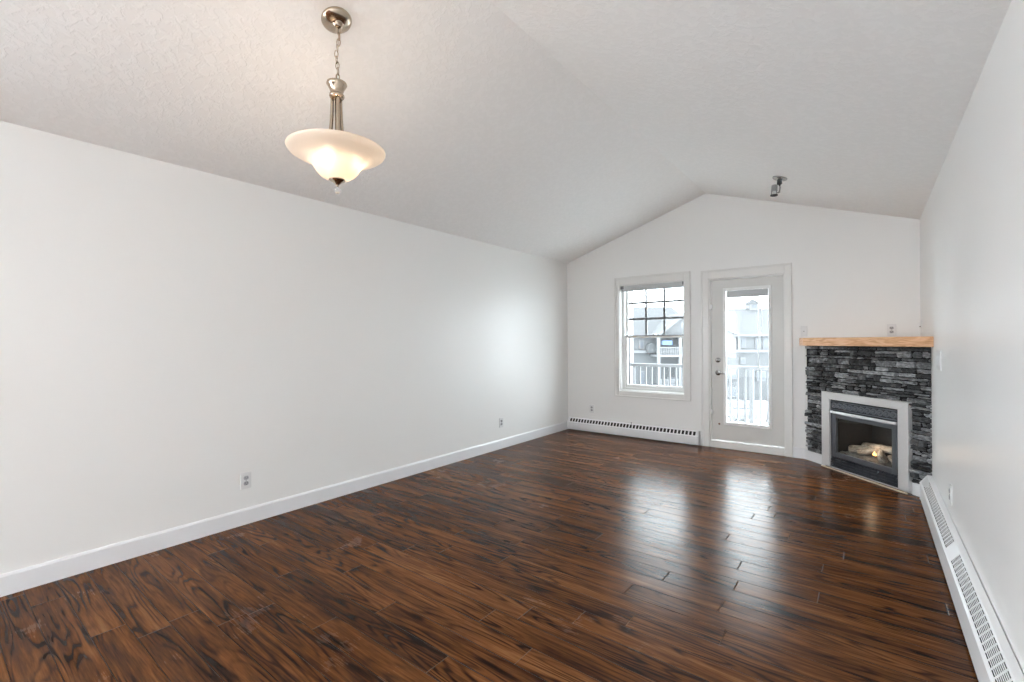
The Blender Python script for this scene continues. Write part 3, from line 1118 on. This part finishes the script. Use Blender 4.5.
b = MB(); b.lathe([(0, 0), (.062, 0), (.062, .010), (.056, .016), (.02, .018), (0, .018)], 32, align(CS, nr))
sploc(b.build('mounting_plate', M_CHROME, sp))
b = MB(); b.lathe([(0, 0), (.020, 0), (.022, .04), (.015, .048), (0, .048)], 20, align(CS + nr * .016, (0, 0, -1)))
sploc(b.build('swivel_joint', M_DARKM, sp))
rdir = Vector((math.cos(YAW), math.sin(YAW), 0))
J = CS + nr * .016 + Vector((0, 0, -.045))
HD = J - rdir * .048 + Vector((0, 0, -.055))
b = MB(); b.tube([J, J + Vector((0, 0, -.03)) + rdir * .006, J + Vector((0, 0, -.075)) - rdir * .002, HD + rdir * .030 + Vector((0, 0, -.02))], .007, 10)
sploc(b.build('arm', M_CHROME, sp))
ax = Vector((-.06, .03, -1)).normalized()
b = MB()
Mh = align(HD - ax * .05, ax)
b.lathe([(0, 0), (.020, 0), (.026, .006), (.027, .055), (.027, .058), (0, .058)], 28, Mh)
sploc(b.build('lamp_head', mat('grey_lamp_head', (.30, .30, .30), .35, .5), sp))
b = MB()
for k in range(3):
    a = R(120 * k + 30)
    p0 = Mh @ Vector((.022 * math.cos(a), .022 * math.sin(a), .056)); p1 = Mh @ Vector((.028 * math.cos(a), .028 * math.sin(a), .094))
    b.tube([p0, p1], .0025, 6)
b.lathe([(.024, .090), (.031, .090), (.032, .100), (.026, .102), (.024, .090)], 28, Mh)
sploc(b.build('front_ring', M_DARKM, sp))
b = MB(); b.lathe([(0, .058), (.018, .058), (.025, .084), (.0, .090)], 24, Mh)
sploc(b.build('bulb_face', mat('unlit_halogen', (.75, .75, .75), .2), sp))

# ------------------------------------------------------------------ kitchen side (behind the viewpoint): globe lamps and two windows added for fill light
rw = struct(empty('added_window_2', ((KX0 + KX1) / 2, YR, KZ0)))  # unseen rear window, added to let in fill light
b = MB()
for A in ((KX0, KX0 + .05, KZ0, KZ1), (KX1 - .05, KX1, KZ0, KZ1), (KX0, KX1, KZ0, KZ0 + .05), (KX0, KX1, KZ1 - .05, KZ1), ((KX0 + KX1) / 2 - .03, (KX0 + KX1) / 2 + .03, KZ0, KZ1)):
    b.box(A[0], A[1], YR - .10, YR - .04, A[2], A[3])
part(b, 'window_frame', M_VINYL, rw)

rw = struct(empty('added_window_3', (XL, (LY0 + LY1) / 2, LZ0)))  # out-of-view side window, added to brighten the right wall and ceiling
b = MB()
ym_ = (LY0 + LY1) / 2
for A in ((LY0, LY0 + .05, LZ0, LZ1), (LY1 - .05, LY1, LZ0, LZ1), (LY0, LY1, LZ0, LZ0 + .05), (LY0, LY1, LZ1 - .05, LZ1), (ym_ - .03, ym_ + .03, LZ0, LZ1)):
    b.box(XL - .10, XL - .04, A[0], A[1], A[2], A[3])
part(b, 'window_frame', M_VINYL, rw)
M_FILLGLOBE = mat('fill_globe_glow', (.9, .88, .84), .4, emit=(1.0, .82, .64, 9.0))  # glow of the added fill globes
for i, (lx, ly) in enumerate([(-1.7, -2.7), (-.4, -2.7), (-1.7, -4.4), (-.4, -4.4)]):  # four unseen globes added to brighten the room
    zt = roof(lx)
    t = tag(empty('added_fill_globe', (lx, ly, zt)), ('unseen opal globe added for fill light, left of the pair nearer the living area', 'unseen opal globe added for fill light beside the right wall, nearer the living area', 'unseen opal globe added for fill light in front of the added rear window', 'unseen opal globe added for fill light in the rear corner beside the right wall')[i], 'pendant lamp', 'unseen globes added for fill light at the kitchen end')
    b = MB(); b.lathe([(0, .02), (.06, .02), (.06, -.03), (0, -.035)], 24); b.build('ceiling_rose', M_NICK, t)
    b = MB(); b.tube([(0, 0, -.03), (0, 0, 1.97 - zt)], .004, 8); b.build('cord', M_DARKM, t)
    b = MB(); b.lathe([(.15 * math.sin(math.pi * k / 20), 1.85 - zt - .15 * math.cos(math.pi * k / 20)) for k in range(21)], 32); b.build('globe', M_FILLGLOBE, t)

# ------------------------------------------------------------------ outside: balcony
M_DECK = mat('balcony_deck', (.80, .80, .79), .7)
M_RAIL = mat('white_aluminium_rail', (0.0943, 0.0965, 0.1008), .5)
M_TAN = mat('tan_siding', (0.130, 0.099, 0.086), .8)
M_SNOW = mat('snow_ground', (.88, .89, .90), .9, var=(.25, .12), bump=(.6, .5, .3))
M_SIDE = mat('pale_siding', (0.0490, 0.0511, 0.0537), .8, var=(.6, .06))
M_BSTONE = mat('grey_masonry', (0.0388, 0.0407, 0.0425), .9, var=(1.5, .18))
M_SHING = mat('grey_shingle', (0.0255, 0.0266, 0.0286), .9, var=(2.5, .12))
M_DKROOF = mat('dark_shingle', (0.0208, 0.0220, 0.0238), .9, var=(2.5, .12))  # darker grey shingle for the cupola roof
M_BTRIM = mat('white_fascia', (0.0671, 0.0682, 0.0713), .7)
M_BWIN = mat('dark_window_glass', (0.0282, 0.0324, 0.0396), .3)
M_BLUE = mat('blue_awning', (0.052, 0.088, 0.156), .7)
M_CAR = mat('silver_car_paint', (0.0442, 0.0474, 0.0527), .35)
M_CARG = mat('car_glass', (0.031, 0.036, 0.044), .2)
M_TYRE = mat('tyre_rubber', (.05, .05, .055), .8)
M_BARK = mat('bark', (0.031, 0.028, 0.026), .9)

b = MB(); b.box(-3.6, 1.2, D + WT, 7.62, -.30, -.15)
struct(b.build('floor_balcony', M_DECK))
b = MB(); b.box(-3.42, -3.30, D + WT, 7.44, -.15, 2.6)
struct(b.build('wall_balcony', M_TAN))
b = MB(); b.box(-3.42, -3.215, 7.44, 7.58, -.15, 2.6)
struct(b.build('pillar_1', M_RAIL))

RY = 7.48
rail = tag(empty('balcony_railing', (-1.365, RY, -.15)), 'white metal balcony railing with upright balusters outside the window and door', 'railing')


def rp(b, name, lab=None):
    o = b.build(name, M_RAIL, rail); o.location = -Vector(rail.location); return o


b = MB(); b.box(-3.21, 1.1, RY - .03, RY + .03, .872, .922); rp(b, 'top_rail')
b = MB(); b.box(-3.21, 1.1, RY - .02, RY + .02, -.07, -.03); rp(b, 'bottom_rail')
for px_ in (-1.365, .45):
    b = MB(); b.box(px_ - .028, px_ + .028, RY - .028, RY + .028, -.15, .872); rp(b, 'post')
x_ = -3.16
k = 0
while x_ < 1.05:
    if min(abs(x_ + 1.365), abs(x_ - .45)) > .05:
        b = MB(); b.box(x_ - .014, x_ + .014, RY - .010, RY + .010, -.03, .872); rp(b, 'baluster')
    x_ += .1006

# ------------------------------------------------------------------ outside: the street side, laid out square to the neighbouring facade
GZ = -6.0
b = MB(); b.box(-220, 160, -200, 260, GZ - .3, GZ)
struct(b.build('ground', M_SNOW))
FM = Matrix.Rotation(YAW, 4, 'Z')     # u to the right along the facade, v away


def PXU(px, v=56.0):
    return (px - 512) * v / 463


def PZ(px, py, v=56.0):
    return 1.3 + (341.67 - .0057 * (px - 512) - py) * v / 463


bld = tag(empty('apartment_building', FM @ Vector((PXU(700), 56, GZ)), YAW), 'pale grey apartment building with hipped roofs and a cupola across the snowy lot', 'building')
BMi = Matrix.Translation(Vector((-PXU(700), -56, -GZ)))


def bp_(b, name, mt, parent=bld):
    """mesh given in (u, v, z); expressed in the building's own frame"""
    b.bm.transform(BMi)
    return b.build(name, mt, parent)


uA0, uA1, uB1 = PXU(560), PXU(700), PXU(900)
eave = PZ(740, 335)
band = PZ(740, 351.5)
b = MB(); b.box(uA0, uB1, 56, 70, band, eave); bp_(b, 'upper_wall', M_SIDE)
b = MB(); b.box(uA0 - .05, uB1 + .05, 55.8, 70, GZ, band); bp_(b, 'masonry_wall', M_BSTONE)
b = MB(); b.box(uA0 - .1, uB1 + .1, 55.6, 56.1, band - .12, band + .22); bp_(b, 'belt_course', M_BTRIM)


def hip_roof(b, u0, u1, v0, v1, z0, zr, ru0, ru1, vr):
    o_ = .6
    A = [Vector((u0 - o_, v0 - o_, z0)), Vector((u1 + o_, v0 - o_, z0)), Vector((u1 + o_, v1 + o_, z0)), Vector((u0 - o_, v1 + o_, z0))]
    r0, r1 = Vector((ru0, vr, zr)), Vector((ru1, vr, zr))
    v = [b.bm.verts.new(p) for p in A + [r0, r1]]
    for f in ((0, 1, 5, 4), (1, 2, 5), (2, 3, 4, 5), (3, 0, 4), (3, 2, 1, 0)):
        b.bm.faces.new([v[i] for i in f])


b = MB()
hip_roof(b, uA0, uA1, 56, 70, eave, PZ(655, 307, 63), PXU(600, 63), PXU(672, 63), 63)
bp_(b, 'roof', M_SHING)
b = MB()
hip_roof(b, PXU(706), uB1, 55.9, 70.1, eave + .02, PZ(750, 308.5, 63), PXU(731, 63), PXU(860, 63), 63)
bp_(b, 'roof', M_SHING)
b = MB(); b.box(uA0 - .6, uB1 + .6, 55.3, 55.42, eave - .18, eave + .05); bp_(b, 'fascia', M_BTRIM)

# cupola
cu = PXU(752.3, 63); zr = PZ(750, 309, 63)
zc1 = PZ(752, 304, 63); zc2 = PZ(752, 298.5, 63)
b = MB(); b.box(cu - .62, cu + .62, 62.4, 63.6, zr - .5, zc1)
cup = bp_(b, 'cupola', M_BTRIM)
b = MB()
vs = [Vector((cu - .85, 62.15, zc1)), Vector((cu + .85, 62.15, zc1)), Vector((cu + .85, 63.85, zc1)), Vector((cu - .85, 63.85, zc1)), Vector((cu, 63, zc2))]
vv = [b.bm.verts.new(p) for p in vs]
for f in ((0, 1, 4), (1, 2, 4), (2, 3, 4), (3, 0, 4), (3, 2, 1, 0)): b.bm.faces.new([vv[i] for i in f])
b.tube([(cu, 63, zc2 - .1), (cu, 63, zc2 + .35)], .05, 6)
bp_(b, 'cupola_roof', M_DKROOF, cup)
b = MB(); b.box(cu - .3, cu + .3, 62.36, 62.42, zr + .05, zc1 - .12); bp_(b, 'louvre_vent', M_BWIN, cup)


def gable_wing(pc, half, pk, base, v0, wall_lo, mtw=M_SIDE):
    u = PXU(pc, v0); hw = half * v0 / 463
    zp = PZ(pc, pk, v0); zb = PZ(pc, base, v0)
    b = MB(); b.prism([(u - hw * .82, wall_lo), (u + hw * .82, wall_lo), (u + hw * .82, zb + (zp - zb) * .12), (u, zp - .25), (u - hw * .82, zb + (zp - zb) * .12)], v0 + .3, 60, axis='y')
    g = bp_(b, 'gable_wall', mtw)
    for sg in (-1, 1):
        b = MB(); b.prism([(u, zp), (u + sg * hw, zb), (u + sg * hw, zb - .2), (u, zp - .2)], v0, 64, axis='y')
        bp_(b, 'gable_roof', M_SHING)
        b = MB(); b.prism([(u, zp + .03), (u + sg * hw, zb + .03), (u + sg * hw, zb - .28), (u, zp - .28)], v0 - .12, v0 - .01, axis='y')
        bp_(b, 'rake_board', M_BTRIM)
    return u, hw, zp, zb


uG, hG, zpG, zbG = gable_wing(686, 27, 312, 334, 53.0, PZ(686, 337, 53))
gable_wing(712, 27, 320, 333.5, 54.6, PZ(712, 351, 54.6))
b = MB(); Mv = align((uG, 53.28, zpG - 1.5), (0, -1, 0)); b.lathe([(0, .03), (.45, .03), (.55, 0)], 20, Mv); bp_(b, 'round_vent', M_BTRIM)


def bwin(px0, px1, py0, py1, v=55.98, mt=M_BWIN):
    u0, u1 = PXU(px0, v), PXU(px1, v); z1_, z0_ = PZ(px0, py0, v), PZ(px0, py1, v)
    b = MB(); b.box(u0 - .12, u1 + .12, v - .10, v, z0_ - .12, z1_ + .12); fo = bp_(b, 'window_casing', M_BTRIM)
    b = MB(); b.box(u0, u1, v - .13, v - .09, z0_, z1_); bp_(b, 'pane', mt, fo)


for A in ((722, 735, 339, 348), (741, 744.5, 338, 347), (756, 760, 339, 348), (763, 772, 338.5, 348), (786, 794, 339, 348), (640, 643, 341, 348)):
    bwin(*A)
for A in ((728, 736, 368, 378), (741, 744, 358.5, 363), (728, 735, 388, 396), (757, 764, 372, 380), (640, 645, 372, 384), (668, 674, 378, 392), (776, 782, 372, 380)):
    bwin(*A, 55.75)
# arched entry roof
b = MB()
ua = PXU(652, 55); ra = 4.6 * 55 / 463
zb_ = PZ(652, 350, 55)
arc = [(ua + ra * math.cos(R(180 * k / 16)), zb_ + ra * 1.5 * math.sin(R(180 * k / 16))) for k in range(17)]
b.prism(arc + [(ua - ra, zb_ - .35), (ua + ra, zb_ - .35)][::1], 54.6, 56, axis='y')
bp_(b, 'arched_dormer', M_BSTONE)
# stacked balconies under the gable
for (pt, pb_) in ((347, 355), (379, 387)):
    z1_, z0_ = PZ(670, pt, 52.4), PZ(670, pb_, 52.4)
    b = MB(); b.box(PXU(659, 52.4), PXU(703, 52.4), 52.2, 56, z0_ - .22, z0_)
    bal = bp_(b, 'balcony', M_BTRIM)
    b = MB()
    b.box(PXU(659, 52.4), PXU(703, 52.4), 52.2, 52.28, z1_ - .08, z1_)
    for k in range(26):
        uu = PXU(659, 52.4) + (PXU(703, 52.4) - PXU(659, 52.4)) * k / 25
        b.box(uu - .045, uu + .045, 52.21, 52.27, z0_, z1_ - .08)
    bp_(b, 'balcony_rail', M_BTRIM, bal)
for pc in (658.5, 680, 702):
    b = MB(); uu = PXU(pc, 52.4); b.box(uu - .16, uu + .16, 52.25, 52.55, GZ, PZ(pc, 336, 52.4)); bp_(b, 'column', M_BTRIM)
b = MB(); b.box(PXU(658, 52.4), PXU(703, 52.4), 52.2, 56, PZ(680, 337.5, 52.4), PZ(680, 335.5, 52.4)); bp_(b, 'balcony_roof', M_BTRIM)
b = MB(); b.box(PXU(661.5, 53), PXU(671.5, 53), 52.7, 53.0, PZ(666, 345, 53), PZ(666, 340.5, 53)); bp_(b, 'blue_panel', M_BLUE)['label'] = 'blue panel hung in the top balcony'
# corner boards
for pc in (738.3, 776):
    b = MB(); uu = PXU(pc, 55.9); b.box(uu - .15, uu + .15, 55.7, 56.05, band, eave); bp_(b, 'corner_board', M_BTRIM)


# parked car
def make_car(u, v, label):
    t = tag(empty('parked_car', FM @ Vector((u, v, GZ)), YAW), label, 'car')
    b = MB()
    b.prism([(0, .28), (4.5, .28), (4.6, .7), (4.5, 1.0), (4.3, 1.05), (3.9, 1.62), (1.75, 1.66), (1.05, 1.12), (.1, .98), (-.05, .7)], -.92, .92, axis='x')
    b.build('body', M_CAR, t, bevel=.08)
    b = MB(); b.prism([(1.02, 1.14), (1.70, 1.62), (1.66, 1.64), (.98, 1.16)], -.78, .78, axis='x'); b.build('windscreen', M_CARG, t)
    for sg in (-1, 1):
        b = MB(); b.prism([(1.3, 1.12), (4.1, 1.12), (3.8, 1.55), (1.85, 1.58)], sg * .925 - .01, sg * .925 + .01, axis='x'); b.build('side_window', M_CARG, t)
        for yy in (.85, 3.65):
            b = MB(); b.lathe([(0, -.11), (.26, -.11), (.33, -.08), (.33, .08), (.26, .11), (0, .11)], 24, Matrix.Translation(Vector((sg * .84, yy, .33))) @ Matrix.Rotation(PI2, 4, 'Y')); b.build('wheel', M_TYRE, t)
        b = MB(); b.lathe([(0, .02), (.1, .015), (.12, 0)], 14, align((sg * .66, -.01, .74), (0, -1, 0))); b.build('headlamp', M_BTRIM, t)
    return t


make_car(PXU(739.5, 42.5), 41.0, 'silver parked car facing the balcony, seen low through the door glass')
# bare sapling
sap = tag(empty('bare_sapling', FM @ Vector((PXU(766, 41), 41, GZ))), 'thin bare sapling standing in the snow near the parked car', 'tree')
b = MB()
b.tube([(0, 0, 0), (.03, 0, .8), (-.02, .02, 1.6), (.04, 0, 2.5)], [.07, .05, .035, .012], 8)
b.build('trunk', M_BARK, sap)
rnd2 = random.Random(4)
b = MB()
for k in range(14):
    h0 = .7 + k * .12; a = rnd2.random() * 6.28; ln = .5 * (1 - k / 22)
    b.tube([(0, 0, h0), (ln * .5 * math.cos(a), ln * .5 * math.sin(a), h0 + .22), (ln * math.cos(a), ln * math.sin(a), h0 + .55)], [.018, .012, .006], 5)
b.build('branches', M_BARK, sap)
